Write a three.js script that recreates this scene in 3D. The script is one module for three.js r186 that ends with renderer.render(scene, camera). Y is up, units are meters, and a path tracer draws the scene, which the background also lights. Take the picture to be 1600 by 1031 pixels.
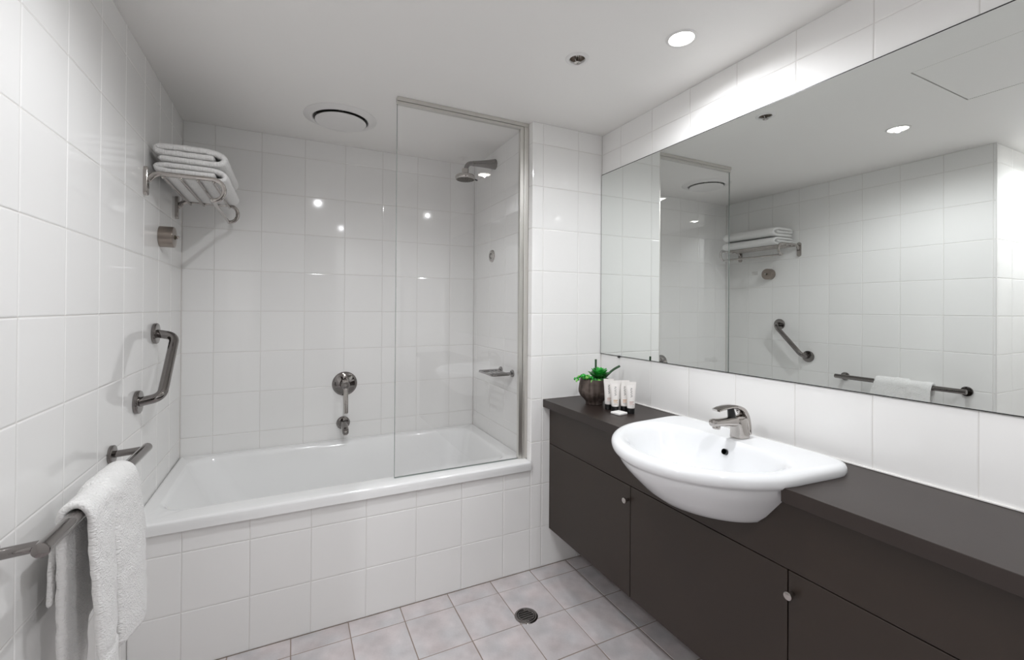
import * as THREE from 'three';
import { RoundedBoxGeometry } from 'three/addons/geometries/RoundedBoxGeometry.js';
import { Brush, Evaluator, SUBTRACTION } from 'three-bvh-csg';
import { mergeGeometries, mergeVertices, toCreasedNormals } from 'three/addons/utils/BufferGeometryUtils.js';

// ------------------------------------------------------------------ camera, lights, exposure
const scene = new THREE.Scene();
scene.background = new THREE.Color(0x000000);
const renderer = new THREE.WebGLRenderer({ antialias: true });
renderer.toneMapping = THREE.LinearToneMapping;
renderer.toneMappingExposure = 1.78;
renderer.shadowMap.enabled = true;

const camera = new THREE.PerspectiveCamera(72.8588, 1600 / 1031, 0.05, 20);
camera.position.set(0.46644, 1.21386, 2.56852);
camera.up.set(-0.0081843, 0.9999662, 0.00077623);
camera.lookAt(0.46644 + 0.4415522, 1.21386 + 0.00431039, 2.56852 - 0.89722521);
camera.setViewOffset(1600, 1031, 0, 36.83, 1600, 1031);   // the lens is shifted up a little
scene.add(camera);

// room measures (metres): x to the right, y up, z towards the viewer; tiles are 200 mm
const W = 1.8682, ZN = 0.7417, XR = 1.4678, H = 2.0878, TW = 0.19785, ZL = 1.604, ZF = 3.05, XA = -0.62;
const DOWNLIGHTS = [[1.586, 1.5176, 0.72], [0.657, 1.4625, 1.25], [0.95, 2.62, 1.4], [-0.3, 1.98, 1.4]];   // x, z, strength; the third is an unseen lamp added as fill
const LAMP = { intensity: 1.25, angle: 1.47, penumbra: 0.4, color: 0xf9fbff };

// ------------------------------------------------------------------ helpers
let seed = 1234567;
const rnd = () => { seed = (seed * 1664525 + 1013904223) >>> 0; return seed / 4294967296; };
const rr = (a, b) => a + (b - a) * rnd();
const V = (x, y, z) => new THREE.Vector3(x, y, z);
const used = new Map();
function numbered(n) { const k = used.get(n) || 0; used.set(n, k + 1); return k ? `${n}_${String(k).padStart(3, '0')}` : n; }
function norm(g) {
  g = g.index ? g.toNonIndexed() : g.clone();
  if (!g.attributes.normal) g.computeVertexNormals();
  if (!g.attributes.uv) g.setAttribute('uv', new THREE.BufferAttribute(new Float32Array(g.attributes.position.count * 2), 2));
  for (const k of Object.keys(g.attributes)) if (!['position', 'normal', 'uv'].includes(k)) g.deleteAttribute(k);
  return g;
}
const merge = (list) => list.length === 1 ? list[0] : mergeGeometries(list.map(norm), false);
function mesh(name, geos, mat, parent) {
  const m = new THREE.Mesh(Array.isArray(geos) ? merge(geos) : geos, mat);
  m.name = parent ? name : numbered(name);
  m.castShadow = m.receiveShadow = true;
  (parent || scene).add(m);
  return m;
}
function thing(name, label, category, pos = [0, 0, 0], group) {
  const g = new THREE.Group(); g.name = numbered(name); g.position.set(...pos);
  g.userData = { label, category }; if (group) g.userData.group = group;
  scene.add(g); return g;
}
function tag(m, label, category, group) { Object.assign(m.userData, { label, category }); if (group) m.userData.group = group; return m; }
function structure(m, label, category) { Object.assign(m.userData, { kind: 'structure', label, category }); return m; }
const at = (g, x, y, z) => g.clone().translate(x, y, z);
function box(x0, x1, y0, y1, z0, z1, r = 0, seg = 2) {
  const w = x1 - x0, h = y1 - y0, d = z1 - z0;
  const g = r > 0 ? new RoundedBoxGeometry(w, h, d, seg, Math.min(r, w / 2.01, h / 2.01, d / 2.01)) : new THREE.BoxGeometry(w, h, d);
  return g.translate((x0 + x1) / 2, (y0 + y1) / 2, (z0 + z1) / 2);
}
function orient(g, from, to) {   // geometry along +y moved so that y=0 is at from and +y points to to
  const d = to.clone().sub(from).normalize();
  return g.applyQuaternion(new THREE.Quaternion().setFromUnitVectors(V(0, 1, 0), d)).translate(from.x, from.y, from.z);
}
function lathe(profile, seg = 40) { return new THREE.LatheGeometry(profile.map((p) => new THREE.Vector2(p[0], p[1])), seg); }
function latheAt(profile, from, to, seg = 40) { return orient(lathe(profile, seg), from, to); }
function rod(a, b, r, r2 = r, seg = 20) {
  const L = a.distanceTo(b);
  const e = Math.min(0.0015, r * 0.3);
  return latheAt([[0, 0], [r - e, 0], [r, e], [r2, L - e], [r2 - e, L], [0, L]], a, b, seg);
}
function filletCurve(pts, f) {
  const path = new THREE.CurvePath(); let prev = pts[0];
  for (let i = 1; i < pts.length - 1; i++) {
    const a = pts[i].clone().sub(pts[i - 1]), b = pts[i + 1].clone().sub(pts[i]);
    const k = Math.min(f, a.length() * 0.49, b.length() * 0.49);
    const p = pts[i].clone().sub(a.normalize().multiplyScalar(k)), q = pts[i].clone().add(b.normalize().multiplyScalar(k));
    path.add(new THREE.LineCurve3(prev, p)); path.add(new THREE.QuadraticBezierCurve3(p, pts[i], q)); prev = q;
  }
  path.add(new THREE.LineCurve3(prev, pts[pts.length - 1]));
  return path;
}
function pipe(pts, r, f = 0.03, n = 80, seg = 16) {
  const c = filletCurve(pts, f), g = new THREE.TubeGeometry(c, n, r, seg, false), out = [g];
  const cap = (p, d) => { const e = r * 0.02; return latheAt([[0, e], [r, 0]], p, p.clone().add(d), seg); };
  out.push(cap(pts[0], pts[0].clone().sub(pts[1])));
  out.push(cap(pts[pts.length - 1], pts[pts.length - 1].clone().sub(pts[pts.length - 2])));
  return merge(out);
}
function rings(list, closeStart, closeEnd) {   // list of equal-length arrays of Vector3 -> smooth surface
  const n = list[0].length, pos = [], uv = [], idx = [];
  list.forEach((r, i) => r.forEach((p, j) => { pos.push(p.x, p.y, p.z); uv.push(j / n, i / list.length); }));
  for (let i = 0; i < list.length - 1; i++) for (let j = 0; j < n; j++) {
    const a = i * n + j, b = i * n + (j + 1) % n, c = a + n, d = b + n;
    idx.push(a, b, c, b, d, c);
  }
  const cap = (i, flip) => {
    const c = V(0, 0, 0); list[i].forEach((p) => c.add(p)); c.multiplyScalar(1 / n);
    const k = pos.length / 3; pos.push(c.x, c.y, c.z); uv.push(0.5, i / list.length);
    for (let j = 0; j < n; j++) { const a = i * n + j, b = i * n + (j + 1) % n; flip ? idx.push(k, b, a) : idx.push(k, a, b); }
  };
  if (closeStart) cap(0, true);
  if (closeEnd) cap(list.length - 1, false);
  const g = new THREE.BufferGeometry();
  g.setAttribute('position', new THREE.Float32BufferAttribute(pos, 3));
  g.setAttribute('uv', new THREE.Float32BufferAttribute(uv, 2));
  g.setIndex(idx); g.computeVertexNormals(); return g;
}
// lattice noise, tileable over n cells
function lattice(n) { const a = new Float32Array(n * n); for (let i = 0; i < a.length; i++) a[i] = rnd(); return a; }
function noise2(L, n, x, y) {
  x = ((x % n) + n) % n; y = ((y % n) + n) % n;
  const i = Math.floor(x), j = Math.floor(y), u = x - i, v = y - j, s = u * u * (3 - 2 * u), t = v * v * (3 - 2 * v);
  const g = (a, b) => L[(b % n) * n + (a % n)];
  return (g(i, j) * (1 - s) + g(i + 1, j) * s) * (1 - t) + (g(i, j + 1) * (1 - s) + g(i + 1, j + 1) * s) * t;
}
const LAT = lattice(64);
function texture(size, fn, srgb, repeat) {
  const d = new Uint8Array(size * size * 4);
  for (let y = 0; y < size; y++) for (let x = 0; x < size; x++) {
    const c = fn(x / size, y / size), o = (y * size + x) * 4;
    d[o] = c[0] * 255; d[o + 1] = c[1] * 255; d[o + 2] = c[2] * 255; d[o + 3] = 255;
  }
  const t = new THREE.DataTexture(d, size, size);
  t.magFilter = THREE.LinearFilter; t.minFilter = THREE.LinearMipmapLinearFilter; t.generateMipmaps = true;
  t.wrapS = t.wrapT = THREE.RepeatWrapping; if (repeat) t.repeat.set(repeat, repeat);
  if (srgb) t.colorSpace = THREE.SRGBColorSpace; t.needsUpdate = true; return t;
}

// boolean: a solid minus another
const csg = new Evaluator(); csg.useGroups = false; csg.attributes = ['position', 'normal', 'uv'];
function outward(g) {   // make the winding of a closed surface face outwards
  g = norm(g); const p = g.attributes.position, a = V(0, 0, 0), b = V(0, 0, 0), c = V(0, 0, 0); let vol = 0;
  for (let i = 0; i < p.count; i += 3) { a.fromBufferAttribute(p, i); b.fromBufferAttribute(p, i + 1); c.fromBufferAttribute(p, i + 2); vol += a.dot(b.cross(c)); }
  if (vol < 0) for (let i = 0; i < p.count; i += 3) for (const at of Object.values(g.attributes)) for (let k = 0; k < at.itemSize; k++) { const j = (i + 1) * at.itemSize + k, l = (i + 2) * at.itemSize + k, t = at.array[j]; at.array[j] = at.array[l]; at.array[l] = t; }
  if (vol < 0) { const n = g.attributes.normal; for (let i = 0; i < n.array.length; i++) n.array[i] *= -1; }
  return g;
}
function minus(a, b) {
  const A = new Brush(outward(a)), B = new Brush(outward(b)); A.updateMatrixWorld(); B.updateMatrixWorld();
  const g = csg.evaluate(A, B, SUBTRACTION).geometry; const o = new THREE.BufferGeometry();
  for (const k of ['position', 'normal', 'uv']) { const at = g.attributes[k]; o.setAttribute(k, new THREE.BufferAttribute(new Float32Array(at.array), at.itemSize)); }
  if (g.index) o.setIndex(new THREE.BufferAttribute(new Uint32Array(g.index.array), 1));
  if (Number.isFinite(g.drawRange.count)) { const n = g.drawRange.count; if (o.index) o.setIndex(new THREE.BufferAttribute(o.index.array.slice(0, n), 1)); }
  return o;
}

// ------------------------------------------------------------------ materials
const std = (o) => new THREE.MeshStandardMaterial(o);
const M = {
  grout: std({ color: 0xe2dfdb, roughness: 0.9 }),
  tile: [0xf7f6f4, 0xf6f5f3, 0xf8f7f5].map((c) => new THREE.MeshPhysicalMaterial({ color: c, roughness: 0.07, ior: 1.5 })),
  floorGrout: std({ color: 0x9a8b80, roughness: 0.95 }),
  paint: std({ color: 0xfaf8f5, roughness: 0.55 }),
  plainWall: std({ color: 0xf4f3f1, roughness: 0.7 }),
  whiteTrim: std({ color: 0xeeecea, roughness: 0.35 }),
  acrylic: new THREE.MeshPhysicalMaterial({ color: 0xfbfbfa, roughness: 0.1, ior: 1.5 }),
  ceramic: new THREE.MeshPhysicalMaterial({ color: 0xf0f1f2, roughness: 0.05, ior: 1.52 }),
  chrome: std({ color: 0xb9b4b0, metalness: 1, roughness: 0.06 }),
  polishedSteel: std({ color: 0x8a8684, metalness: 1, roughness: 0.05 }),
  brushed: std({ color: 0xa0968e, metalness: 1, roughness: 0.28 }),
  aluminium: std({ color: 0xd6d4cf, metalness: 1, roughness: 0.34 }),
  mirror: std({ color: 0xe9ecea, metalness: 1, roughness: 0.0 }),
  darkEdge: std({ color: 0x2b2b29, roughness: 0.4 }),
  glass: new THREE.MeshPhysicalMaterial({ color: 0xffffff, roughness: 0, transmission: 1, thickness: 0, ior: 1.5 }),
  glassEdge: std({ color: 0x8c938f, roughness: 0.2 }),
  laminate: std({ color: 0x30261f, roughness: 0.42 }),
  counter: std({ color: 0x2f2622, roughness: 0.4 }),
  carcass: std({ color: 0x30261f, roughness: 0.8 }),
  black: std({ color: 0x0c0c0c, roughness: 0.35 }),
  pipe: std({ color: 0x77756f, roughness: 0.6 }),
  rubber: std({ color: 0x4b4433, roughness: 0.6 }),
  soap: std({ color: 0xf3f1ee, roughness: 0.5 }),
  lens: std({ color: 0xffffff, emissive: 0xfffaf2, emissiveIntensity: 8, roughness: 0.4 }),
};
const terry = texture(256, (u, v) => {
  const n = 0.5 * noise2(LAT, 64, u * 64, v * 64) + 0.3 * noise2(LAT, 64, u * 64 * 2 + 9, v * 64 * 2 + 5) + 0.2 * noise2(LAT, 64, u * 16, v * 16);
  return [n, n, n];
}, false);
M.towel = new THREE.MeshPhysicalMaterial({ color: 0xf4f3f1, roughness: 1, bumpMap: terry, bumpScale: 0.003, sheen: 0.3, sheenRoughness: 0.8, sheenColor: new THREE.Color(0xffffff) });
M.floorTile = [0, 1, 2, 3].map((k) => std({
  roughness: 0.42, map: texture(128, (u, v) => {
    const a = noise2(LAT, 64, u * 4 + k * 13, v * 4 + k * 7), b = noise2(LAT, 64, u * 9 + 5 * k, v * 9 + 31), c = noise2(LAT, 64, u * 40 + 3, v * 40 + k);
    const t = 0.55 * a + 0.3 * b + 0.15 * c - 0.5, h = (noise2(LAT, 64, u * 3 + 21 * k, v * 3 + 40) - 0.5);
    const l = 0.80 + 0.13 * t + [0, 0.012, -0.012, 0.006][k];
    return [l + 0.025 * h + 0.012, l - 0.014 - 0.005 * h, l - 0.012 - 0.012 * h];
  }, true),
}));

// ------------------------------------------------------------------ tiles
const tileCache = new Map();
function tileGeo(w, h, b = 0.0035, drop = 0.0011, th = 0.007) {
  const key = `${Math.round(w * 2000)}_${Math.round(h * 2000)}_${b}`;
  if (tileCache.has(key)) return tileCache.get(key);
  const lev = [[0, -th], [0, -drop], [b * 0.4, -drop * 0.35], [b, 0]];   // inset, depth
  const pos = [], uv = [], idx = [];
  for (const [i, z] of lev) for (const [sx, sy] of [[-1, -1], [1, -1], [1, 1], [-1, 1]]) { pos.push(sx * (w / 2 - i), sy * (h / 2 - i), z); uv.push(0.5 + sx * (w / 2 - i) * 5, 0.5 + sy * (h / 2 - i) * 5); }
  for (let l = 0; l < 3; l++) for (let j = 0; j < 4; j++) { const a = l * 4 + j, c = l * 4 + (j + 1) % 4; idx.push(a, c, a + 4, c, c + 4, a + 4); }
  idx.push(12, 13, 14, 12, 14, 15);
  let g = new THREE.BufferGeometry();
  g.setAttribute('position', new THREE.Float32BufferAttribute(pos, 3)); g.setAttribute('uv', new THREE.Float32BufferAttribute(uv, 2)); g.setIndex(idx);
  g = g.toNonIndexed(); g.computeVertexNormals();
  tileCache.set(key, g); return g;
}
// tiles over a face: origin, u axis, v axis; cells between consecutive edges
function layTiles(parent, o, ua, va, ue, ve, mats, gap = 0.0019, skip = () => false, tilt = 0.0018, b) {
  const n = ua.clone().cross(va);
  for (let i = 0; i < ue.length - 1; i++) for (let j = 0; j < ve.length - 1; j++) {
    if (skip(ue[i], ue[i + 1], ve[j], ve[j + 1])) continue;
    const w = ue[i + 1] - ue[i] - gap, h = ve[j + 1] - ve[j] - gap;
    if (w < 0.006 || h < 0.006) continue;
    const m = new THREE.Mesh(tileGeo(w, h, b), mats[Math.floor(rnd() * mats.length)]);
    m.name = 'tile'; m.cell = [w, h]; m.castShadow = m.receiveShadow = true;
    m.matrixAutoUpdate = true;
    const q = new THREE.Quaternion().setFromRotationMatrix(new THREE.Matrix4().makeBasis(ua, va, n));
    const e = new THREE.Quaternion().setFromEuler(new THREE.Euler(rr(-tilt, tilt), rr(-tilt, tilt), 0));
    m.quaternion.copy(q.multiply(e));
    m.position.copy(o).addScaledVector(ua, (ue[i] + ue[i + 1]) / 2).addScaledVector(va, (ve[j] + ve[j + 1]) / 2);
    parent.add(m);
  }
}
const edges = (a, first, pitch, b) => { const e = [a]; for (let v = first; v < b - 0.004; v += pitch) if (v > a + 0.01) e.push(v); e.push(b); return e; };
const ROWS = edges(0, 0.1897, 0.2, H);
const Y = V(0, 1, 0), RECESS = 0.0014;

// ------------------------------------------------------------------ the room
{
  const left = structure(mesh('wall_left', box(-0.1, -RECESS, 0, H + 0.1, -0.1, ZL - 0.008), M.grout), 'white tiled wall with towel rail, grab rail and rack', 'wall');
  layTiles(left, V(0, 0, ZL), V(0, 0, -1), Y, edges(0, ZL - 1.5907, TW, ZL), ROWS, M.tile);
  const back = structure(mesh('wall_back', box(-0.1, XR + 0.2, 0, H + 0.1, -0.1, -RECESS), M.grout), 'white tiled wall behind the bathtub', 'wall');
  layTiles(back, V(0, 0, 0), V(1, 0, 0), Y, edges(0, 0.1271, TW, XR), ROWS, M.tile, undefined, (a, b, c, d) => d < 0.45);
  const nib = structure(mesh('wall_nib', box(XR + RECESS, W + 0.1, 0, H + 0.1, 0, ZN - RECESS), M.grout), 'white tiled nib wall between bathtub and vanity', 'wall');
  layTiles(nib, V(0, 0, ZN), V(1, 0, 0), Y, edges(XR, 1.5268, TW, W), ROWS, M.tile);
  // the face towards the shower looks in -x: u runs along +z, so that u x v = -x
  layTiles(nib, V(XR, 0, 0), V(0, 0, 1), Y, edges(0, 0.0528, TW, ZN), ROWS, M.tile, undefined, (a, b, c, d) => d < 0.45);
  const right = structure(mesh('wall_right', box(W + RECESS, W + 0.1, 0, H + 0.1, ZN - 0.1, ZF + 0.1), M.grout), 'white tiled wall carrying the large mirror', 'wall');
  const zc = edges(ZN, 0.8823, 0.20716, ZF);
  layTiles(right, V(W, 0, 0), V(0, 0, 1), Y, zc, [0.745, 0.7897, 0.9897], M.tile, undefined, (a, b, c, d) => d < 0.8);
  layTiles(right, V(W, 0, 0), V(0, 0, 1), Y, zc, [1.7897, 1.9897, H], M.tile);
  const apron = structure(mesh('wall_apron', box(0.001, XR + 0.001, 0, 0.466, 0.69, ZN - RECESS), M.grout), 'white tiled panel under the front of the bathtub', 'wall');
  layTiles(apron, V(0, 0, ZN), V(1, 0, 0), Y, edges(0.001, 0.1418, TW, XR + 0.058).map((v) => Math.min(v, XR)), [0, 0.1897, 0.3897, 0.466], M.tile);
  const alc = structure(mesh('wall_alcove', box(XA - 0.1, -0.1, 0, H + 0.1, ZL - 0.1, ZL - RECESS), M.grout), 'white tiled return wall seen at the right end of the mirror', 'wall');
  layTiles(alc, V(0, 0, ZL), V(1, 0, 0), Y, edges(XA, XA + 0.02, 0.2, -0.005), ROWS, M.tile);
  mesh('grout_bed', box(-0.1, -0.004, 0, H + 0.1, ZL - 0.02, ZL - RECESS), M.grout, alc);
  structure(mesh('wall_entry', box(XA - 0.1, XA, 0, H + 0.1, ZL - 0.1, ZF + 0.1), M.plainWall), 'plain painted wall of the entry alcove', 'wall');
  structure(mesh('wall_front', box(XA, W + 0.1, 0, H + 0.1, ZF, ZF + 0.1), M.plainWall), 'plain painted wall facing the bathtub', 'wall');
  const door = structure(mesh('door_1', box(0.1, 0.92, 0.005, 2.0, ZF - 0.04, ZF - 0.001, 0.002), M.laminate), 'dark brown flush door behind the viewer', 'door');
  mesh('door_handle', [rod(V(0.84, 1.0, ZF - 0.041), V(0.84, 1.0, ZF - 0.095), 0.009), rod(V(0.85, 1.0, ZF - 0.09), V(0.72, 1.0, ZF - 0.09), 0.009)], M.chrome, door);
  structure(mesh('trim_1', box(-0.004, 0.0022, 0, H, ZL - 0.004, ZL + 0.0022, 0.001), M.whiteTrim), 'slim white corner trim at the end of the tiled wall', 'trim');
  structure(mesh('trim_2', box(W - 0.005, W + 0.001, 0.7872, 0.792, ZN, ZF, 0.0015), M.soap), 'white sealant line between countertop and tiles', 'sealant');
  structure(mesh('trim_3', box(1.531, W, 0.7872, 0.7905, ZN - 0.001, ZN + 0.003, 0.001), M.soap), 'white sealant line at the countertop end', 'sealant');
  const DX = 1.306, DZ = 1.009, DR = 0.0452;   // the floor is open under the drain
  const floor = structure(mesh('floor', minus(box(XA - 0.1, W + 0.1, -0.1, -0.0012, -0.1, ZF + 0.1), new THREE.CylinderGeometry(DR, DR, 0.16, 40).translate(DX, -0.01, DZ)), M.floorGrout), 'grey and pinkish mottled floor tiles with brown grout', 'floor');
  const fx = edges(XA, -0.5204, 0.1985, W), fz = edges(ZN, 0.832, 0.2095, ZF);
  layTiles(floor, V(0, 0, 0), V(1, 0, 0), V(0, 0, -1), fx, fz.map((v) => -v).reverse(), M.floorTile, 0.0035, (a, b, c, d) => -c < ZL + 0.02 && b < 0, 0.001, 0.002);
  for (const m of floor.children) {
    const dx = DX - m.position.x, dv = m.position.z - DZ, [w, h] = m.cell;
    if (Math.abs(dx) > w / 2 + DR || Math.abs(dv) > h / 2 + DR) continue;
    m.geometry = minus(new THREE.BoxGeometry(w, h, 0.007).translate(0, 0, -0.0035), new THREE.CylinderGeometry(DR, DR, 0.05, 40).rotateX(Math.PI / 2).translate(dx, dv, 0));
  }
  // ceiling with real openings
  const s = new THREE.Shape(); s.moveTo(XA - 0.1, 0.1); s.lineTo(W + 0.1, 0.1); s.lineTo(W + 0.1, -ZF - 0.1); s.lineTo(XA - 0.1, -ZF - 0.1);
  const hole = (x, z, r) => { const h = new THREE.Path(); h.absarc(x, -z, r, 0, Math.PI * 2, true); s.holes.push(h); };
  DOWNLIGHTS.forEach(([x, z]) => hole(x, z, 0.042)); hole(0.663, 0.36, 0.126); hole(1.354, 1.268, 0.029);
  { const h = new THREE.Path(); h.moveTo(0.762, -1.742); h.lineTo(0.762, -2.208); h.lineTo(1.2285, -2.208); h.lineTo(1.2285, -1.742); h.closePath(); s.holes.push(h); }
  const cg = new THREE.ExtrudeGeometry(s, { depth: 0.03, bevelEnabled: false, curveSegments: 40 }).rotateX(-Math.PI / 2).translate(0, H, 0);
  structure(mesh('ceiling', [cg, box(XA - 0.1, W + 0.1, H + 0.1, H + 0.16, -0.1, ZF + 0.1)], M.paint), 'smooth white painted ceiling', 'ceiling');
}

// ------------------------------------------------------------------ ceiling fittings
const lightLabels = ['round white downlight above the mirror wall', 'round downlight over the middle of the floor, seen in the mirror', 'unseen downlight behind the viewer, added to brighten the back wall', 'round downlight in the entry alcove'];
DOWNLIGHTS.forEach(([x, z, k], i) => {
  const g = thing('downlight', lightLabels[i], 'downlight', [x, H, z], 'recessed ceiling downlights');
  mesh('trim_ring', lathe([[0.0385, 0.0005], [0.0385, -0.002], [0.041, -0.004], [0.047, -0.003], [0.049, 0], [0.049, 0.0003]], 48), M.whiteTrim, g);
  mesh('can', lathe([[0.0405, 0.0005], [0.0405, 0.05], [0.001, 0.05]], 32), M.aluminium, g);
  mesh('lens', lathe([[0, -0.0035], [0.025, -0.003], [0.0385, -0.001], [0.0385, 0.003], [0, 0.003]], 40), M.lens, g);
  const l = new THREE.SpotLight(LAMP.color, LAMP.intensity * k, 0, LAMP.angle, LAMP.penumbra, 2);
  l.position.set(0, -0.005, 0); l.target.position.set(0, -1, 0); l.castShadow = true; l.shadow.radius = 0.6;
  l.shadow.mapSize.set(1024, 1024); l.shadow.camera.near = 0.02;
  g.add(l, l.target); l.name = 'lamp_light'; l.target.name = 'lamp_target';
});
{
  const g = thing('ceiling_vent', 'round white exhaust vent in the ceiling above the bathtub', 'vent', [0.663, H, 0.36]);
  mesh('trim_ring', lathe([[0.118, 0.03], [0.118, -0.006], [0.124, -0.012], [0.135, -0.0105], [0.158, -0.0008], [0.16, 0.0003], [0.127, 0.0003]], 64), M.whiteTrim, g);
  mesh('throat', lathe([[0.1175, 0.03], [0.1, 0.06], [0.1, 0.085], [0.001, 0.085]], 48), M.pipe, g);
  mesh('disc', lathe([[0, -0.026], [0.08, -0.0255], [0.105, -0.023], [0.1115, -0.019], [0.1115, -0.016], [0.1, -0.013], [0, -0.013]], 64), M.whiteTrim, g);
  mesh('stem', rod(V(0, -0.015, 0), V(0, 0.084, 0), 0.01), M.aluminium, g);
}
{
  const g = thing('fire_sprinkler', 'small recessed fire sprinkler with white ring and chrome head', 'sprinkler', [1.354, H, 1.268]);
  mesh('ring', lathe([[0.027, 0.003], [0.027, -0.003], [0.03, -0.005], [0.039, -0.0035], [0.042, 0], [0.042, 0.0003], [0.028, 0.0003]], 48), M.whiteTrim, g);
  mesh('cup', lathe([[0.0275, 0.0], [0.0275, 0.028], [0.001, 0.028]], 32), M.brushed, g);
  const hd = mesh('head', [rod(V(0, 0.028, 0), V(0, 0.008, 0), 0.009), pipe([V(-0.008, 0.01, 0), V(-0.009, -0.004, 0), V(0, -0.014, 0)], 0.0018, 0.006, 20, 8), pipe([V(0.008, 0.01, 0), V(0.009, -0.004, 0), V(0, -0.014, 0)], 0.0018, 0.006, 20, 8)], M.chrome, g);
  mesh('bulb', rod(V(0, 0.009, 0), V(0, -0.012, 0), 0.0016), M.rubber, hd);
  mesh('deflector', lathe([[0, -0.014], [0.012, -0.0145], [0.012, -0.0155], [0.003, -0.0165], [0, -0.0185]], 24), M.chrome, hd);
}
{
  const g = thing('ceiling_hatch', 'square white access panel in the ceiling, seen in the mirror', 'hatch', [0.99525, H, 1.975]);
  mesh('panel', box(-0.2292, 0.2292, 0.0005, 0.014, -0.229, 0.229, 0.001), M.paint, g);
  mesh('hinge', rod(V(-0.08, 0.018, -0.2), V(0.08, 0.018, -0.2), 0.004), M.aluminium, g);
}

// ------------------------------------------------------------------ bathtub
function roundedRect(x0, x1, z0, z1, r, y, n = 12) {
  const p = [];
  for (const [cx, cz, a0] of [[x1 - r, z1 - r, 0], [x0 + r, z1 - r, 1], [x0 + r, z0 + r, 2], [x1 - r, z0 + r, 3]])
    for (let i = 0; i <= n; i++) { const a = (a0 + i / n) * Math.PI / 2; p.push(V(cx + r * Math.cos(a), y, cz + r * Math.sin(a))); }
  return p;
}
{
  const o = [0.0015, XR - 0.0015, 0.0015, 0.757];
  const R = (i, r, y) => roundedRect(o[0] + i, o[1] - i, o[2] + i, o[3] - i, r, y);
  const L = [R(0.012, 0.004, 0.4667), R(0.001, 0.005, 0.4667), R(0, 0.005, 0.468), R(0, 0.005, 0.484), R(0, 0.005, 0.498), R(0.001, 0.006, 0.502), R(0.0035, 0.007, 0.5053), R(0.008, 0.01, 0.507), R(0.012, 0.012, 0.5072),
    roundedRect(0.046, 1.408, 0.047, 0.676, 0.1, 0.5072), roundedRect(0.05, 1.404, 0.051, 0.672, 0.1, 0.5068), roundedRect(0.056, 1.398, 0.057, 0.666, 0.1, 0.504), roundedRect(0.061, 1.393, 0.062, 0.661, 0.1, 0.498), roundedRect(0.067, 1.388, 0.067, 0.656, 0.1, 0.485),
    roundedRect(0.12, 1.365, 0.083, 0.64, 0.11, 0.38), roundedRect(0.2, 1.34, 0.1, 0.622, 0.12, 0.24), roundedRect(0.25, 1.31, 0.118, 0.605, 0.125, 0.165), roundedRect(0.29, 1.27, 0.145, 0.58, 0.12, 0.135), roundedRect(0.36, 1.2, 0.2, 0.52, 0.1, 0.125), roundedRect(0.6, 0.9, 0.33, 0.39, 0.02, 0.122)];
  const g = rings(L, false, true);
  const b = thing('bathtub', 'white built-in bathtub with wide rim behind tiled panel', 'bathtub');
  mesh('shell', toCreasedNormals(g, 0.6), M.acrylic, b);
  mesh('waste', latheAt([[0, 0.002], [0.03, 0.002], [0.034, 0]], V(0.95, 0.1235, 0.36), V(0.95, 1, 0.36), 28), M.chrome, b);
}
// ------------------------------------------------------------------ glass screen
{
  const zg = 0.692, g = thing('shower_screen', 'clear fixed glass shower screen with metal channel frame', 'shower screen');
  mesh('glass_pane', box(0.853, 1.428, 0.511, 2.062, zg - 0.003, zg + 0.003), M.glass, g);
  mesh('pane_edge', box(0.8512, 0.853, 0.509, 2.06, zg - 0.003, zg + 0.003), M.glassEdge, g);
  mesh('bottom_seal', box(0.8525, 1.43, 0.5076, 0.511, zg - 0.003, zg + 0.003), M.glassEdge, g);
  mesh('top_rail', [box(0.85, XR - 0.001, 2.071, H - 0.0005, zg - 0.014, zg + 0.014, 0.001), box(0.85, 1.424, 2.058, 2.0705, zg - 0.009, zg + 0.009, 0.001)], M.aluminium, g);
  mesh('jamb', [box(1.443, XR - 0.001, 0.508, 2.0705, zg - 0.014, zg + 0.014, 0.0015), box(1.424, 1.4425, 0.508, 2.0705, zg - 0.009, zg + 0.009, 0.001)], M.aluminium, g);
}

// ------------------------------------------------------------------ fittings on the back wall and in the shower
{
  const g = thing('bath_mixer', 'round chrome bath mixer with lever above the spout', 'mixer tap', [0.7252, 0.8015, 0]);
  const f = V(0, 0, 0), t = V(0, 0, 1);
  mesh('plate', latheAt([[0, 0], [0.0635, 0], [0.064, 0.003], [0.061, 0.007], [0.05, 0.0115], [0.03, 0.0165], [0.024, 0.018], [0, 0.018]], f, t, 56), M.polishedSteel, g);
  mesh('button', latheAt([[0.011, 0], [0.012, 0.004], [0.0095, 0.008], [0, 0.0095]], V(0, 0.036, 0.0125), V(0, 0.05, 1), 24), M.chrome, g);
  const h = mesh('handle', latheAt([[0.0235, 0], [0.0235, 0.028], [0.022, 0.04], [0.016, 0.049], [0.006, 0.053], [0, 0.0535]], V(0, -0.004, 0.016), V(0, -0.004, 1), 40), M.polishedSteel, g);
  const sh = [[0.016, 0.045, 0.03, 0.012], [0.0145, 0.05, 0.01, 0.012], [0.0125, 0.058, -0.02, 0.0095], [0.0115, 0.069, -0.06, 0.0065], [0.011, 0.077, -0.1, 0.0045], [0.0108, 0.083, -0.135, 0.0035], [0.008, 0.0845, -0.142, 0.0025]];
  mesh('lever', rings(sh.map(([w, z, y, th]) => Array.from({ length: 20 }, (_, k) => { const a = k / 20 * Math.PI * 2; return V(w * Math.cos(a), y - 0.004 + th * 0.3 * Math.sin(a), z + th * Math.sin(a)); })), true, true), M.chrome, h);
}
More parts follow.
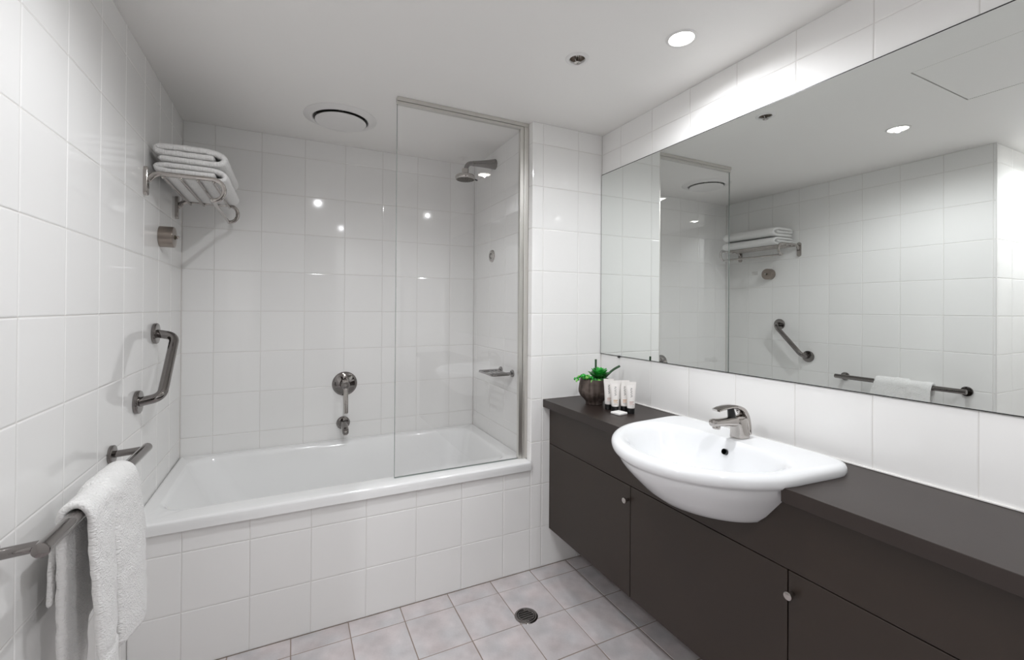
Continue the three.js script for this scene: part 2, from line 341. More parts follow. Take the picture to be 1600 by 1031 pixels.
{
  const g = thing('bath_spout', 'short chrome bath spout below the round mixer', 'spout', [0.7188, 0.5914, 0]);
  mesh('flange', latheAt([[0, 0], [0.034, 0], [0.0345, 0.004], [0.031, 0.009], [0.02, 0.013], [0, 0.013]], V(0, 0, 0), V(0, 0, 1), 40), M.polishedSteel, g);
  const pts = [[0.0165, 0.008, 0, 0.0165], [0.0165, 0.04, -0.002, 0.0165], [0.0165, 0.08, -0.007, 0.0155], [0.0165, 0.115, -0.013, 0.0145], [0.0155, 0.13, -0.019, 0.013], [0.011, 0.136, -0.022, 0.009]];
  mesh('spout_body', rings(pts.map(([w, z, y, h]) => Array.from({ length: 28 }, (_, k) => { const a = k / 28 * Math.PI * 2, c = Math.cos(a), s = Math.sin(a), q = Math.pow(Math.abs(c) ** 3.5 + Math.abs(s) ** 3.5, -1 / 3.5); return V(w * c * q, y + h * s * q, z); })), true, true), M.polishedSteel, g);
  mesh('outlet', rod(V(0, -0.022, 0.115), V(0, -0.038, 0.116), 0.0115, 0.0115), M.chrome, g);
  mesh('button', latheAt([[0.006, 0], [0.006, 0.004], [0, 0.006]], V(0, -0.016, 0.133), V(0, 0.2, 1), 20), M.chrome, g);
}
{
  const g = thing('shower_fixture', 'chrome shower head on a tapered wall arm behind glass', 'shower head', [XR, 2.008, 0.313]);
  mesh('arm', latheAt([[0, 0], [0.0285, 0], [0.0285, 0.003], [0.026, 0.02], [0.0215, 0.05], [0.0175, 0.085], [0.015, 0.118], [0.0135, 0.132]], V(0, 0, 0), V(-1, -0.115, 0), 36), M.polishedSteel, g);
  mesh('elbow', pipe([V(-0.11, -0.0125, 0), V(-0.162, -0.019, 0), V(-0.176, -0.062, 0)], 0.0125, 0.03, 40), M.polishedSteel, g);
  const a = V(-0.175, -0.05, 0), d = V(-0.178, -1, 0);
  const hd = mesh('head', latheAt([[0.014, 0], [0.0185, 0.001], [0.0185, 0.022], [0.022, 0.026], [0.04, 0.031], [0.051, 0.037], [0.0545, 0.046], [0.052, 0.055], [0.048, 0.058]], a, d, 48), M.chrome, g);
  mesh('spray_plate', latheAt([[0, 0.058], [0.046, 0.0585], [0.0485, 0.0565]], a, d, 40), M.rubber, hd);
  const nz = [];
  for (let r = 1; r <= 3; r++) for (let k = 0; k < r * 7; k++) { const t = k / (r * 7) * Math.PI * 2; nz.push(rod(V(-0.175 + r * 0.013 * Math.cos(t), -0.108, r * 0.013 * Math.sin(t)), V(-0.175 + r * 0.013 * Math.cos(t), -0.1115, r * 0.013 * Math.sin(t)), 0.0018, 0.0014, 8)); }
  const nm = mesh('nozzles', nz, M.black, hd); nm.userData.kind = 'stuff';
  mesh('selector', rod(V(-0.127, -0.1, 0.005), V(-0.108, -0.105, 0.007), 0.004), M.black, hd);
}
{
  const g = thing('soap_rack', 'chrome wire soap rack on the shower wall behind glass', 'soap rack', [XR, 0.886, 0.478]);
  for (const z of [-0.069, 0.069]) {
    mesh('flange', latheAt([[0, 0], [0.0185, 0], [0.0185, 0.005], [0.016, 0.008], [0, 0.008]], V(0, 0, z), V(-1, 0, z), 28), M.polishedSteel, g);
    mesh('arm', rod(V(-0.006, 0, z), V(-0.125, 0, z), 0.0068), M.polishedSteel, g);
  }
  mesh('frame', pipe([V(-0.03, -0.001, 0.069), V(-0.03, -0.001, 0.098), V(-0.123, -0.001, 0.098), V(-0.123, -0.001, -0.078), V(-0.03, -0.001, -0.078), V(-0.03, -0.001, 0.069)], 0.0052, 0.012, 120, 12), M.polishedSteel, g);
  for (const x of [-0.052, -0.076, -0.1]) mesh('bar', rod(V(x, -0.003, -0.076), V(x, -0.003, 0.096), 0.0036), M.polishedSteel, g);
}
{
  const g = thing('clothesline_catch', 'small round chrome catch high on the shower wall', 'catch', [XR, 1.505, 0.279]);
  mesh('ring', latheAt([[0.021, 0.001], [0.021, 0.005], [0.026, 0.009], [0.032, 0.007], [0.0345, 0], [0.0345, -0.0005]], V(0, 0, 0), V(-1, 0, 0), 36), M.chrome, g);
  mesh('slot_plate', latheAt([[0, 0.004], [0.021, 0.0035], [0.021, 0]], V(0, 0, 0), V(-1, 0, 0), 30), M.aluminium, g);
  mesh('hook', pipe([V(-0.004, 0.012, 0), V(-0.015, 0.012, 0), V(-0.015, -0.01, 0), V(-0.006, -0.012, 0)], 0.0028, 0.006, 30, 10), M.polishedSteel, g);
}

// ------------------------------------------------------------------ fittings on the left wall
{
  const g = thing('grab_rail', 'slanted polished steel grab rail on the left tiled wall', 'grab rail', [0, 0.8908, 0.6712]);
  const a = V(0, 0.2189, -0.2075), b = V(0, 0, 0), s = 0.068;
  for (const p of [a, b]) mesh('flange', latheAt([[0, 0], [0.0385, 0], [0.039, 0.003], [0.039, 0.011], [0.037, 0.0135], [0, 0.0135]], p, p.clone().add(V(1, 0, 0)), 44), M.polishedSteel, g);
  const A = a.clone(), B = b.clone(), d = B.clone().sub(A).normalize();
  A.x = B.x = s;
  mesh('bar', pipe([a.clone().setX(0.01), A.addScaledVector(d, 0.015), B.addScaledVector(d, -0.015), b.clone().setX(0.01)], 0.0155, 0.035, 110, 24), M.polishedSteel, g);
}
{
  const g = thing('towel_rail', 'long chrome towel rail low on the left tiled wall', 'towel rail', [0, 0.79, 0.905]);
  for (const z of [0, 0.588]) {
    mesh('flange', latheAt([[0, 0], [0.0255, 0], [0.026, 0.002], [0.026, 0.009], [0.0245, 0.011], [0, 0.011]], V(0, -0.005, z), V(1, -0.005, z), 36), M.polishedSteel, g);
    mesh('arm', rod(V(0.008, -0.005, z), V(0.08, 0, z), 0.0098), M.polishedSteel, g);
  }
  mesh('rail', rod(V(0.08, 0, -0.022), V(0.08, 0, 0.612), 0.0135, 0.0135, 28), M.polishedSteel, g);
}
{
  const g = thing('towel_rack', 'chrome towel shelf with looped ends high on the wall', 'towel rack', [0, 1.65, 0.371]);
  for (const z of [0.234, -0.234]) {
    const plate = new THREE.Shape(); plate.absarc(0, 0.037, 0.0125, 0, Math.PI, false); plate.absarc(0, -0.037, 0.0125, Math.PI, Math.PI * 2, false);
    const pg = new THREE.ExtrudeGeometry(plate, { depth: 0.009, bevelEnabled: true, bevelSize: 0.0015, bevelThickness: 0.002, bevelSegments: 3, curveSegments: 12 }).rotateY(Math.PI / 2).translate(0.001, 0, z);
    mesh('wall_plate', pg, M.chrome, g);
    // side arm: flat strap swept out, looped down and back
    const c = new THREE.CurvePath();
    c.add(new THREE.CubicBezierCurve3(V(0.008, 0.004, z), V(0.022, 0.014, z), V(0.022, 0.03, z), V(0.055, 0.03, z)));
    c.add(new THREE.LineCurve3(V(0.055, 0.03, z), V(0.2, 0.03, z)));
    c.add(new THREE.CubicBezierCurve3(V(0.2, 0.03, z), V(0.249, 0.03, z), V(0.249, -0.047, z), V(0.2, -0.047, z)));
    const n = 60, prof = [];
    for (let i = 0; i <= n; i++) {
      const p = c.getPointAt(i / n), t = c.getTangentAt(i / n), up = V(-t.y, t.x, 0), th = i < 8 ? 0.011 - 0.0004 * i : 0.0078;
      prof.push(Array.from({ length: 16 }, (_, k) => { const a = k / 16 * Math.PI * 2, cc = Math.cos(a), ss = Math.sin(a), q = Math.pow(cc ** 4 + ss ** 4, -0.25); return p.clone().addScaledVector(up, th * cc * q).add(V(0, 0, 0.0078 * ss * q)); }));
    }
    mesh('side_arm', rings(prof, true, true), M.chrome, g);
  }
  for (const x of [0.055, 0.104, 0.156, 0.204]) mesh('shelf_bar', rod(V(x, 0.0195, -0.236), V(x, 0.0195, 0.236), 0.0052, 0.0052, 14), M.chrome, g);
  mesh('hanging_bar', rod(V(0.2, -0.047, -0.241), V(0.2, -0.047, 0.241), 0.0068, 0.0068, 16), M.chrome, g);
}
{
  const g = thing('clothesline_reel', 'round brushed metal clothesline reel below the towel rack', 'clothesline reel', [0, 1.4855, 0.388]);
  mesh('drum', latheAt([[0, 0], [0.0405, 0], [0.041, 0.002], [0.041, 0.044], [0.0395, 0.047], [0, 0.0475]], V(0, 0, 0), V(1, 0, 0), 48), M.brushed, g);
  mesh('collar', latheAt([[0.009, 0.047], [0.009, 0.05], [0.0045, 0.05]], V(0, 0, 0), V(1, 0, 0), 24), M.rubber, g);
  mesh('pull_knob', latheAt([[0.004, 0.046], [0.004, 0.053], [0.0065, 0.055], [0.0065, 0.06], [0.004, 0.062], [0, 0.062]], V(0, 0, 0), V(1, 0, 0), 24), M.chrome, g);
}
{
  const c = document.createElement('canvas'); c.width = 128; c.height = 96; const x = c.getContext('2d');
  x.fillStyle = '#e6e4e1'; x.fillRect(0, 0, 128, 96); x.fillStyle = '#77736f';
  for (const [y, w] of [[14, 112], [38, 100], [62, 84], [80, 60]]) for (let i = 0; i < w; i += 11) x.fillRect(8 + i, y, 8, 5);
  const t = new THREE.CanvasTexture(c); t.colorSpace = THREE.SRGBColorSpace;
  const m = mesh('notice_label', new RoundedBoxGeometry(0.05, 0.03, 0.0008, 1, 0.0003), std({ map: t, roughness: 0.6 }));
  m.rotation.y = Math.PI / 2; m.position.set(0.0006, 1.502, 0.262);
  tag(m, 'tiny printed notice on the tile beside the clothesline reel', 'label');
}

// ------------------------------------------------------------------ towels
// a thick strip of cloth that follows a path in the x-y plane, width along z
function clothStrip(path, z0, z1, th, o = {}) {
  const n = o.n || 120, m = 36, c = new THREE.CatmullRomCurve3(path.map((p) => V(p[0], p[1], 0)), false, 'centripetal');
  const L = [], len = c.getLength();
  for (let i = 0; i <= n; i++) {
    const t = i / n, p = c.getPointAt(t), d = c.getTangentAt(t), nx = -d.y, ny = d.x, e = Math.min(t, 1 - t) * len;
    const r = (o.thick ? o.thick(t) : 1) * th / 2 * Math.sqrt(Math.max(0.02, 1 - Math.max(0, 1 - e / (th * 0.5)) ** 2));
    const a0 = z0 + (o.edge ? o.edge(t, 0) : 0), a1 = z1 + (o.edge ? o.edge(t, 1) : 0), ring = [];
    for (let k = 0; k < m; k++) {
      // stadium section: two flat sides with rounded ends
      const q = k / m; let off, z;
      const h = Math.min(th / 2, (a1 - a0) / 2 * 0.98);
      if (q < 0.4) { off = r; z = a0 + h + (a1 - a0 - 2 * h) * (q / 0.4); }
      else if (q < 0.5) { const a = (q - 0.4) / 0.1 * Math.PI; off = r * Math.cos(a); z = a1 - h + h * Math.sin(a); }
      else if (q < 0.9) { off = -r; z = a1 - h - (a1 - a0 - 2 * h) * ((q - 0.5) / 0.4); }
      else { const a = (q - 0.9) / 0.1 * Math.PI; off = -r * Math.cos(a); z = a0 + h - h * Math.sin(a); }
      const w = o.wave ? o.wave(t, (z - z0) / (z1 - z0)) : 0;
      const nn = (noise2(LAT, 64, t * len * 45 + (o.s || 0), z * 45) - 0.5) * (o.rough || 0.003);
      ring.push(V(p.x + nx * (off + nn) + w, p.y + ny * (off + nn), z));
    }
    L.push(ring);
  }
  const g = rings(L, true, true), ps = g.attributes.position, uv = g.attributes.uv;
  for (let i = 0; i < ps.count; i++) { const row = Math.min(n, Math.floor(i / m)); uv.setXY(i, ps.getZ(i) * 6, row / n * len * 6); }
  return g;
}
{
  const fold = (y0) => [[0.205, y0 + 0.0285], [0.12, y0 + 0.029], [0.05, y0 + 0.029], [0.03, y0 + 0.0325], [0.0245, y0 + 0.039], [0.032, y0 + 0.046], [0.055, y0 + 0.0485], [0.12, y0 + 0.0495], [0.18, y0 + 0.0485], [0.214, y0 + 0.044], [0.232, y0 + 0.034], [0.236, y0 + 0.024], [0.228, y0 + 0.014], [0.2, y0 + 0.01], [0.14, y0 + 0.0095], [0.08, y0 + 0.0095], [0.035, y0 + 0.0095]];
  const a = mesh('bath_towel', clothStrip(fold(1.6755), 0.155, 0.575, 0.0185, { s: 3 }), M.towel);
  tag(a, 'folded white bath towel lying directly on the chrome rack', 'towel', 'folded towels on the rack');
  const b = mesh('bath_towel', clothStrip(fold(1.738).map(([x, y]) => [x - 0.006 + (y - 1.738) * 0.08, 1.738 + (y - 1.738) * 1.14]), 0.16, 0.57, 0.0212, { s: 11 }), M.towel);
  tag(b, 'folded white bath towel on top of the other folded towel', 'towel', 'folded towels on the rack');
}
{
  const railX = 0.08, railY = 0.79;
  const drape = (r, backY, frontY, lean) => {
    const p = [[railX - r - 0.008, backY], [railX - r - 0.006, (backY + railY) / 2], [railX - r, railY - 0.02]];
    for (let i = 0; i <= 8; i++) { const a = Math.PI - i / 8 * Math.PI; p.push([railX + r * Math.cos(a), railY + r * Math.sin(a)]); }
    p.push([railX + r + lean * 0.3, railY - 0.08], [railX + r + lean * 0.7, (frontY + railY) / 2], [railX + r + lean, frontY]);
    return p;
  };
  const down = (t) => Math.min(1, Math.max(0, (t - 0.5) * 2));
  const far = clothStrip(drape(0.0262, 0.5, 0.43, 0.017), 1.115, 1.278, 0.0195, { s: 20, rough: 0.004, edge: (t, k) => k ? -0.025 * down(t) : -0.04 * Math.sin(Math.PI * down(t)), wave: (t, v) => 0.012 * down(t) * Math.sin(v * 4 + 0.4) });
  const near = clothStrip(drape(0.0222, 0.36, 0.405, 0.008), 1.262, 1.385, 0.0165, { s: 41, n: 160, rough: 0.004, thick: (t) => t > 0.92 ? 1.2 : t > 0.9 ? 0.75 : 1, edge: (t, k) => (t > 0.5 ? (k ? -0.03 : 0.0) * down(t) : (k ? -0.05 * (1 - t * 2) : -0.03)), wave: (t, v) => 0.012 * down(t) * Math.sin(v * Math.PI) });
  const inner = clothStrip([[0.036, 0.72], [0.034, 0.66], [0.032, 0.605]], 1.23, 1.352, 0.012, { s: 9, n: 40 });
  const m = mesh('hand_towel', [far, near, inner], M.towel);
  tag(m, 'white terry hand towel folded lengthwise over the towel rail', 'towel');
}

// ------------------------------------------------------------------ mirror
{
  const g = thing('wall_mirror', 'very large frameless mirror covering the right wall', 'mirror');
  mesh('backing', box(W - 0.0045, W + 0.0005, 0.9895, 1.8895, ZN + 0.0015, ZF - 0.05), M.darkEdge, g);
  mesh('mirror_glass', box(W - 0.0052, W - 0.0046, 0.992, 1.8862, ZN + 0.004, ZF - 0.052), M.mirror, g);
  mesh('clip', box(W - 0.009, W - 0.0045, 0.982, 0.993, 0.879, 0.893, 0.001), M.darkEdge, g);
}

// ------------------------------------------------------------------ vanity
const CX = 1.5676, CT = 0.787;
{
  const g = thing('vanity_cabinet', 'long dark brown wall-hung vanity cabinet under the countertop', 'cabinet');
  mesh('carcass', box(CX + 0.019, W - 0.002, 0.177, 0.62, ZN + 0.002, ZF - 0.002), M.carcass, g);
  mesh('end_panel', box(CX + 0.001, W - 0.002, 0.1745, 0.7505, ZN + 0.0005, ZN + 0.0018), M.laminate, g);
  // fascia with an opening for the basin
  const s = new THREE.Shape(), zc = 1.617; const z0 = -(ZN + 0.002), z1 = -(ZF - 0.002);
  const cut = [[0.258, 0.7505], [0.247, 0.74], [0.232, 0.72], [0.217, 0.7], [0.202, 0.68], [0.19, 0.669], [0.176, 0.661], [0.15, 0.656]];
  s.moveTo(z0, 0.5775); s.lineTo(z0, 0.7505); cut.forEach(([w, y]) => s.lineTo(-(zc - w), y));
  cut.slice().reverse().forEach(([w, y]) => s.lineTo(-(zc + w), y)); s.lineTo(z1, 0.7505); s.lineTo(z1, 0.5775);
  const fg = new THREE.ExtrudeGeometry(s, { depth: 0.018, bevelEnabled: false, curveSegments: 16 }).rotateY(Math.PI / 2).translate(CX, 0, 0);
  mesh('fascia_panel', fg, M.laminate, g);
  const cuts = [ZN + 0.002, 1.3095, 1.8805, 2.452, 2.87, ZF - 0.002];
  const knobs = [1.2985, null, 1.8925, 2.86, 2.88];
  for (let i = 0; i < 5; i++) {
    const d = mesh('door', box(CX, CX + 0.018, 0.1745, 0.5745, cuts[i] + (i ? 0.0015 : 0), cuts[i + 1] - 0.0015, 0.0008, 1), M.laminate, g);
    if (knobs[i]) mesh('knob', latheAt([[0, 0], [0.0055, 0], [0.0055, 0.01], [0.0075, 0.0125], [0.0098, 0.014], [0.0102, 0.021], [0.0092, 0.0225], [0, 0.0228]], V(CX, 0.523, knobs[i]), V(0, 0.523, knobs[i]), 28), M.chrome, d);
  }
}
{
  const s = new THREE.Shape(), x0 = 1.531, x1 = W - 0.001, z0 = ZN + 0.001, z1 = ZF - 0.001;   // shape in (x, -z)
  s.moveTo(x0, -z0); s.lineTo(x1, -z0); s.lineTo(x1, -z1); s.lineTo(x0, -z1);
  s.lineTo(x0, -1.8855); s.lineTo(1.775, -1.8855); s.lineTo(1.775, -1.3485); s.lineTo(x0, -1.3485);
  const g = new THREE.ExtrudeGeometry(s, { depth: 0.0335, bevelEnabled: true, bevelSize: 0.001, bevelThickness: 0.001, bevelOffset: -0.001, bevelSegments: 2 }).rotateX(-Math.PI / 2).translate(0, CT - 0.0345, 0);
  tag(mesh('countertop', g, M.counter), 'dark brown laminate countertop running along the mirror wall', 'countertop');
}
{
  const xc = 1.57, zc = 1.617, N = 128, X0 = 1.5934, PW = 1.894;
  const dshape = (fa, sb, back, flare, n) => (x, z) => { const d = Math.abs(z - zc); if (x < X0) return ((X0 - x) / fa) ** PW + (d / sb) ** PW <= 1; const w = sb + (flare - sb) * Math.min(1, (x - X0) / 0.15); return ((x - X0) / (back - X0)) ** n + (d / w) ** n <= 1; };
  const inner = (x, z) => { const d = Math.abs(z - zc); return x < 1.575 ? ((1.575 - x) / 0.218) ** 2 + (d / 0.238) ** 2 <= 1 : ((x - 1.575) / 0.098) ** 2.6 + (d / 0.238) ** 2.6 <= 1; };
  const outline = (f) => Array.from({ length: N }, (_, k) => { const a = -k / N * Math.PI * 2, c = Math.cos(a), s = Math.sin(a); let lo = 0, hi = 0.5; for (let i = 0; i < 40; i++) { const m = (lo + hi) / 2; f(xc + c * m, zc + s * m) ? lo = m : hi = m; } return [c * lo, s * lo]; });
  const O = outline(dshape(0.2853, 0.2889, 1.803, 0.3, 9)), I = outline(inner);
  const ring = (S, k, y) => S.map(([a, b]) => V(xc + a * k, y, zc + b * k));
  const inset = (S, d, y) => S.map(([a, b]) => { const l = Math.hypot(a, b), k = (l - d) / l; return V(xc + a * k, y, zc + b * k); });
  const L = [[0.03, 0.05, 0.647], [0.1, 0.13, 0.6485], [0.135, 0.168, 0.652], [0.154, 0.186, 0.657], [0.167, 0.195, 0.667], [0.186, 0.208, 0.68], [0.207, 0.223, 0.7], [0.228, 0.238, 0.72], [0.247, 0.253, 0.74], [0.26, 0.264, 0.757], [0.266, 0.2685, 0.77]].map(([f, w, y]) => ring(outline(dshape(f, w, 1.765, w, 9)), 1, y));
  L.push(inset(O, 0.0165, 0.776), inset(O, 0.0085, 0.78), inset(O, 0.003, 0.7865), inset(O, 0.0005, 0.794), inset(O, 0, 0.801), inset(O, 0.0015, 0.8065), inset(O, 0.005, 0.8115), inset(O, 0.0105, 0.815), inset(O, 0.018, 0.8167), inset(O, 0.025, 0.817));
  for (const [k, y] of [[1.075, 0.8168], [1.05, 0.8158], [1.02, 0.8133], [0.99, 0.809], [0.96, 0.802], [0.93, 0.791], [0.89, 0.769], [0.83, 0.74], [0.74, 0.715], [0.6, 0.698], [0.4, 0.689], [0.2, 0.685], [0.07, 0.6835]]) L.push(ring(I, k, y));
  const g = thing('wash_basin', 'white semi-recessed ceramic basin projecting from the vanity', 'basin');
  const hole = V(1.6535, 0.7815, 1.628), dir = V(-0.4, 0.16, 0).normalize();
  mesh('bowl', minus(rings(L, true, true), latheAt([[0, 0], [0.0088, 0], [0.0088, 0.06], [0, 0.06]], hole.clone().addScaledVector(dir, -0.035), hole.clone().addScaledVector(dir, 0.1), 28)), M.ceramic, g);
  mesh('overflow_shade_lining', latheAt([[0.0087, 0.034], [0.0087, 0.002], [0, 0.001]], hole.clone().addScaledVector(dir, -0.035), hole.clone().addScaledVector(dir, 0.1), 28), M.black, g);  // black lining added; its colour paints the shade inside the overflow hole
  mesh('waste', latheAt([[0, 0.003], [0.022, 0.003], [0.03, 0.0015], [0.032, 0]], V(1.56, 0.6835, zc), V(1.56, 1, zc), 32), M.chrome, g);
}
{
  const g = thing('basin_tap', 'chrome single lever mixer tap on the white basin', 'tap', [1.72, 0.817, 1.629]);
  const sect = [[0, 0.0295, 0.024, 0.006], [0.002, 0.03, 0.0245, 0.006], [0.012, 0.0275, 0.023, 0.004], [0.03, 0.026, 0.0215, 0.001], [0.045, 0.027, 0.021, 0], [0.056, 0.028, 0.0205, 0], [0.062, 0.025, 0.018, 0]];
  mesh('body', rings(sect.map(([y, a, b, dx]) => Array.from({ length: 36 }, (_, k) => { const t = -k / 36 * Math.PI * 2, c = Math.cos(t), s = Math.sin(t), q = Math.pow(Math.abs(c) ** 2.6 + Math.abs(s) ** 2.6, -1 / 2.6); return V(dx + a * c * q, y, b * s * q); })), true, true), M.chrome, g);
  const sp = [[0.01, 0.052, 0.017, 0.0185], [-0.025, 0.053, 0.0155, 0.0165], [-0.06, 0.0545, 0.0145, 0.0125], [-0.095, 0.056, 0.0142, 0.0115], [-0.108, 0.0565, 0.014, 0.012], [-0.118, 0.057, 0.0125, 0.011], [-0.1215, 0.057, 0.009, 0.0075]];
  mesh('spout', rings(sp.map(([x, y, w, h]) => Array.from({ length: 28 }, (_, k) => { const t = k / 28 * Math.PI * 2, c = Math.cos(t), s = Math.sin(t), q = Math.pow(Math.abs(c) ** 2.8 + Math.abs(s) ** 2.8, -1 / 2.8); return V(x, y + h * s * q, w * c * q); })), true, true), M.chrome, g);
  mesh('aerator', rod(V(-0.1, 0.047, 0), V(-0.101, 0.037, 0), 0.0115), M.chrome, g);
  mesh('cartridge', rod(V(-0.03, 0.06, 0), V(-0.038, 0.096, 0), 0.0125, 0.0095), M.black, g);
  const s = new THREE.Shape();
  s.moveTo(0.041, 0.006); s.bezierCurveTo(0.041, 0.04, 0.036, 0.072, 0.012, 0.09); s.bezierCurveTo(-0.012, 0.106, -0.055, 0.108, -0.103, 0.096);
  s.lineTo(-0.1, 0.0915); s.bezierCurveTo(-0.06, 0.099, -0.025, 0.097, -0.003, 0.086); s.bezierCurveTo(0.014, 0.077, 0.019, 0.062, 0.022, 0.052); s.lineTo(0.032, 0.006);
  const lg = new THREE.ExtrudeGeometry(s, { depth: 0.022, bevelEnabled: true, bevelSize: 0.003, bevelThickness: 0.005, bevelOffset: -0.002, bevelSegments: 4, curveSegments: 18 }).translate(0, 0, -0.011);
  mesh('lever', toCreasedNormals(lg, 0.7), M.chrome, g);
}

// ------------------------------------------------------------------ things on the countertop
{
  const bark = texture(128, (u, v) => { const a = noise2(LAT, 64, u * 64, v * 5 + 3), b = noise2(LAT, 64, u * 32 + 7, v * 24), t = 0.65 * a + 0.35 * b, l = 0.12 + 0.26 * t; return [l + 0.05, l + 0.005, l - 0.02]; }, true);
  const barkBump = texture(128, (u, v) => { const t = 0.7 * noise2(LAT, 64, u * 64, v * 5 + 3) + 0.3 * noise2(LAT, 64, u * 32 + 7, v * 24); return [t, t, t]; }, false);
  const g = thing('potted_succulent', 'green succulents in a small dark brown textured pot', 'plant', [1.692, CT, 0.925]);
  const pm = std({ map: bark, bumpMap: barkBump, bumpScale: 0.003, roughness: 0.75 });
  mesh('pot', lathe([[0, 0.0005], [0.037, 0.0005], [0.039, 0.003], [0.039, 0.012], [0.046, 0.021], [0.064, 0.039], [0.0705, 0.055], [0.071, 0.066], [0.068, 0.09], [0.0635, 0.112], [0.0625, 0.114], [0.0595, 0.113], [0.0605, 0.1], [0, 0.098]], 56), pm, g);
  const greens = [0x1f8f2c, 0x35b043, 0x7cc75c, 0x146f22].map((c) => std({ color: c, roughness: 0.45 }));
  const deep = std({ color: 0x2b4a2d, roughness: 0.5 });
  const leafGeo = (len, w, th) => {
    const L = [];
    for (let i = 0; i <= 8; i++) { const t = i / 8, ww = w * Math.pow(Math.sin(Math.PI * (0.12 + 0.86 * Math.pow(t, 1.15))), 0.8), hh = th * Math.sin(Math.PI * (0.15 + 0.8 * t)), y = 0.25 * len * t * t; L.push(Array.from({ length: 10 }, (_, k) => { const a = k / 10 * Math.PI * 2; return V(ww * Math.cos(a), y + hh * Math.sin(a) + 0.25 * ww * Math.cos(a) ** 2, len * t); })); }
    return rings(L, true, true);
  };
  const sizes = [[0.054, 0.02, 0.0035], [0.046, 0.0185, 0.0035], [0.034, 0.014, 0.003], [0.02, 0.009, 0.0025]].map((a) => leafGeo(...a));
  [[8, 0.1, 3], [7, 0.42, 0], [6, 0.8, 1], [4, 1.15, 2]].forEach(([n, el, mi], layer) => {
    for (let k = 0; k < n; k++) {
      const l = mesh('leaf', sizes[layer], greens[mi], g);
      l.position.set(0.018, 0.123 + layer * 0.005, 0.012); l.rotation.set(-el + rr(-0.08, 0.08), k / n * Math.PI * 2 + layer * 0.5, 0, 'YXZ');
    }
  });
  const bead = new THREE.IcosahedronGeometry(0.0052, 1).scale(1, 1.25, 1);
  for (let k = 0; k < 34; k++) {
    const t = k / 33, b = mesh('bead_leaf', bead, greens[k % 3], g);
    b.position.set(-0.03 - 0.088 * t + rr(-0.003, 0.003), 0.122 + 0.016 * Math.sin(t * 2.2) - 0.018 * t * t + rr(-0.006, 0.006), 0.02 + 0.012 * Math.sin(k * 2.4) * (1 - 0.6 * t));
    b.rotation.set(rr(0, 3), rr(0, 3), 0); const sc = 1.15 - 0.35 * t; b.scale.set(sc, sc, sc);
  }
  const clump = new THREE.IcosahedronGeometry(0.009, 1).scale(1, 1.3, 1);
  for (let k = 0; k < 16; k++) { const c = mesh('clump_leaf', clump, greens[(k * 3) % 4], g); c.position.set(rr(-0.048, 0.04), rr(0.104, 0.12), rr(-0.03, 0.045)); c.rotation.set(rr(0, 3), rr(0, 3), 0); }
  mesh('finger_stem', pipe([V(0.008, 0.1, -0.004), V(0.01, 0.16, -0.004), V(0.009, 0.199, -0.003)], 0.0047, 0.03, 24, 12), deep, g);
  mesh('finger_stem', pipe([V(0.045, 0.112, 0.01), V(0.095, 0.148, 0.008), V(0.137, 0.163, 0.006)], 0.0052, 0.03, 24, 12), deep, g);
}
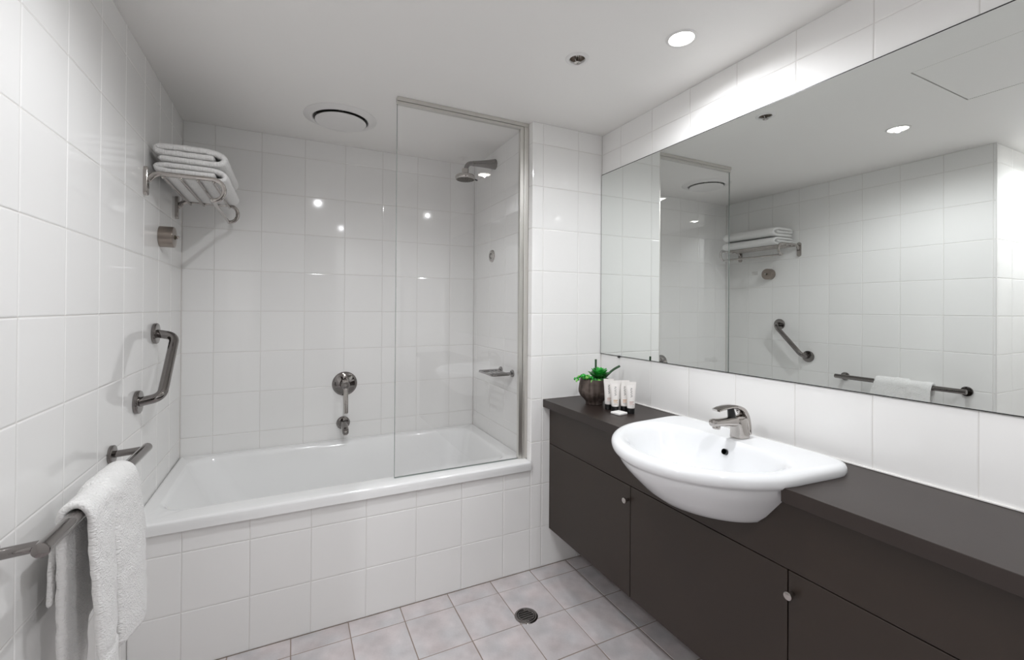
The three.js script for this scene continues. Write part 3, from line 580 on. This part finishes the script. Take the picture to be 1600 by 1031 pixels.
{
  const label = (tint) => {
    const c = document.createElement('canvas'); c.width = 96; c.height = 256; const x = c.getContext('2d');
    x.fillStyle = '#eeeae6'; x.fillRect(0, 0, 96, 256); x.fillStyle = '#3a3838';
    for (let i = 0; i < 8; i++) { const y = 62 + i * 11; x.fillRect(40, y, 15, 2.4); x.fillRect(i % 2 ? 40 : 52, y, 3, 7.5); if (i % 3 === 0) x.fillRect(46, y, 3, 6); }
    x.fillStyle = tint; x.fillRect(28, 186, 38, 6); x.fillRect(28, 198, 30, 5); x.fillRect(28, 210, 40, 4); x.fillStyle = '#8a827d'; x.fillRect(28, 224, 34, 3);
    const t = new THREE.CanvasTexture(c); t.colorSpace = THREE.SRGBColorSpace; return std({ map: t, roughness: 0.45 });
  };
  const mats = [label('#c9a39a'), label('#c79a62'), label('#d29a66'), label('#b98f86')];
  const L = [];
  for (const [y, w, d] of [[0.022, 0.0145, 0.0145], [0.0235, 0.0155, 0.0155], [0.03, 0.0158, 0.0155], [0.06, 0.0172, 0.0125], [0.09, 0.0192, 0.0075], [0.113, 0.0212, 0.0025], [0.117, 0.0216, 0.0011], [0.129, 0.0218, 0.0009]])
    L.push(Array.from({ length: 28 }, (_, k) => { const a = k / 28 * Math.PI * 2; return V(w * Math.cos(a), y, d * Math.sin(a)); }));
  const bg = rings(L, true, true), p = bg.attributes.position, u = bg.attributes.uv;
  for (let i = 0; i < p.count; i++) u.setXY(i, 0.5 + p.getX(i) / 0.044, (p.getY(i) - 0.02) / 0.11);
  const cap = lathe([[0, 0], [0.0145, 0], [0.0148, 0.001], [0.0148, 0.0215], [0.0138, 0.0228], [0, 0.0228]], 32);
  const spots = [[1.682, 1.038], [1.68, 1.084], [1.7195, 1.094], [1.7175, 1.138]];
  const names = ['nearest the pot, partly hidden', 'directly behind the white soap packet', 'third from the pot', 'farthest from the pot'];
  spots.forEach(([x, z], i) => {
    const g = thing('toiletry_tube', `small white toiletry tube with black cap, ${names[i]}`, 'tube', [x, CT, z], 'toiletry tubes on the countertop');
    mesh('tube_body', bg, mats[i], g); mesh('cap', cap, M.black, g);
    g.rotation.y = -0.43 + [0.05, -0.06, 0.04, -0.03][i];
  });
  const s = mesh('soap_packet', new RoundedBoxGeometry(0.049, 0.0095, 0.049, 4, 0.0035), M.soap);
  s.position.set(1.69, CT + 0.0046, 1.135); s.rotation.y = 0.15; s.position.set(1.664, CT + 0.0047, 1.128);
  tag(s, 'small square white soap packet in front of the tubes', 'soap');
}

// ------------------------------------------------------------------ floor drain
{
  const g = thing('floor_drain', 'round metal floor drain with slotted grate', 'drain', [1.306, 0, 1.009]);
  mesh('rim', lathe([[0.036, 0.0004], [0.036, 0.003], [0.038, 0.0042], [0.044, 0.0038], [0.0465, 0.001], [0.0465, 0.0002]], 48), M.polishedSteel, g);
  mesh('sump', lathe([[0.0365, 0.0008], [0.0365, -0.085], [0, -0.088]], 40), M.pipe, g);
  mesh('inner_ring', lathe([[0.0295, 0.001], [0.0295, 0.0035], [0.033, 0.0035], [0.0335, 0.001]], 48), M.polishedSteel, g);
  for (let i = -2; i <= 2; i++) { const h = Math.sqrt(0.03 ** 2 - (i * 0.0115) ** 2); mesh('grate_bar', box(-h, h, 0.0012, 0.0034, i * 0.0115 - 0.0022, i * 0.0115 + 0.0022, 0.0008), M.polishedSteel, g); }
}

renderer.render(scene, camera);
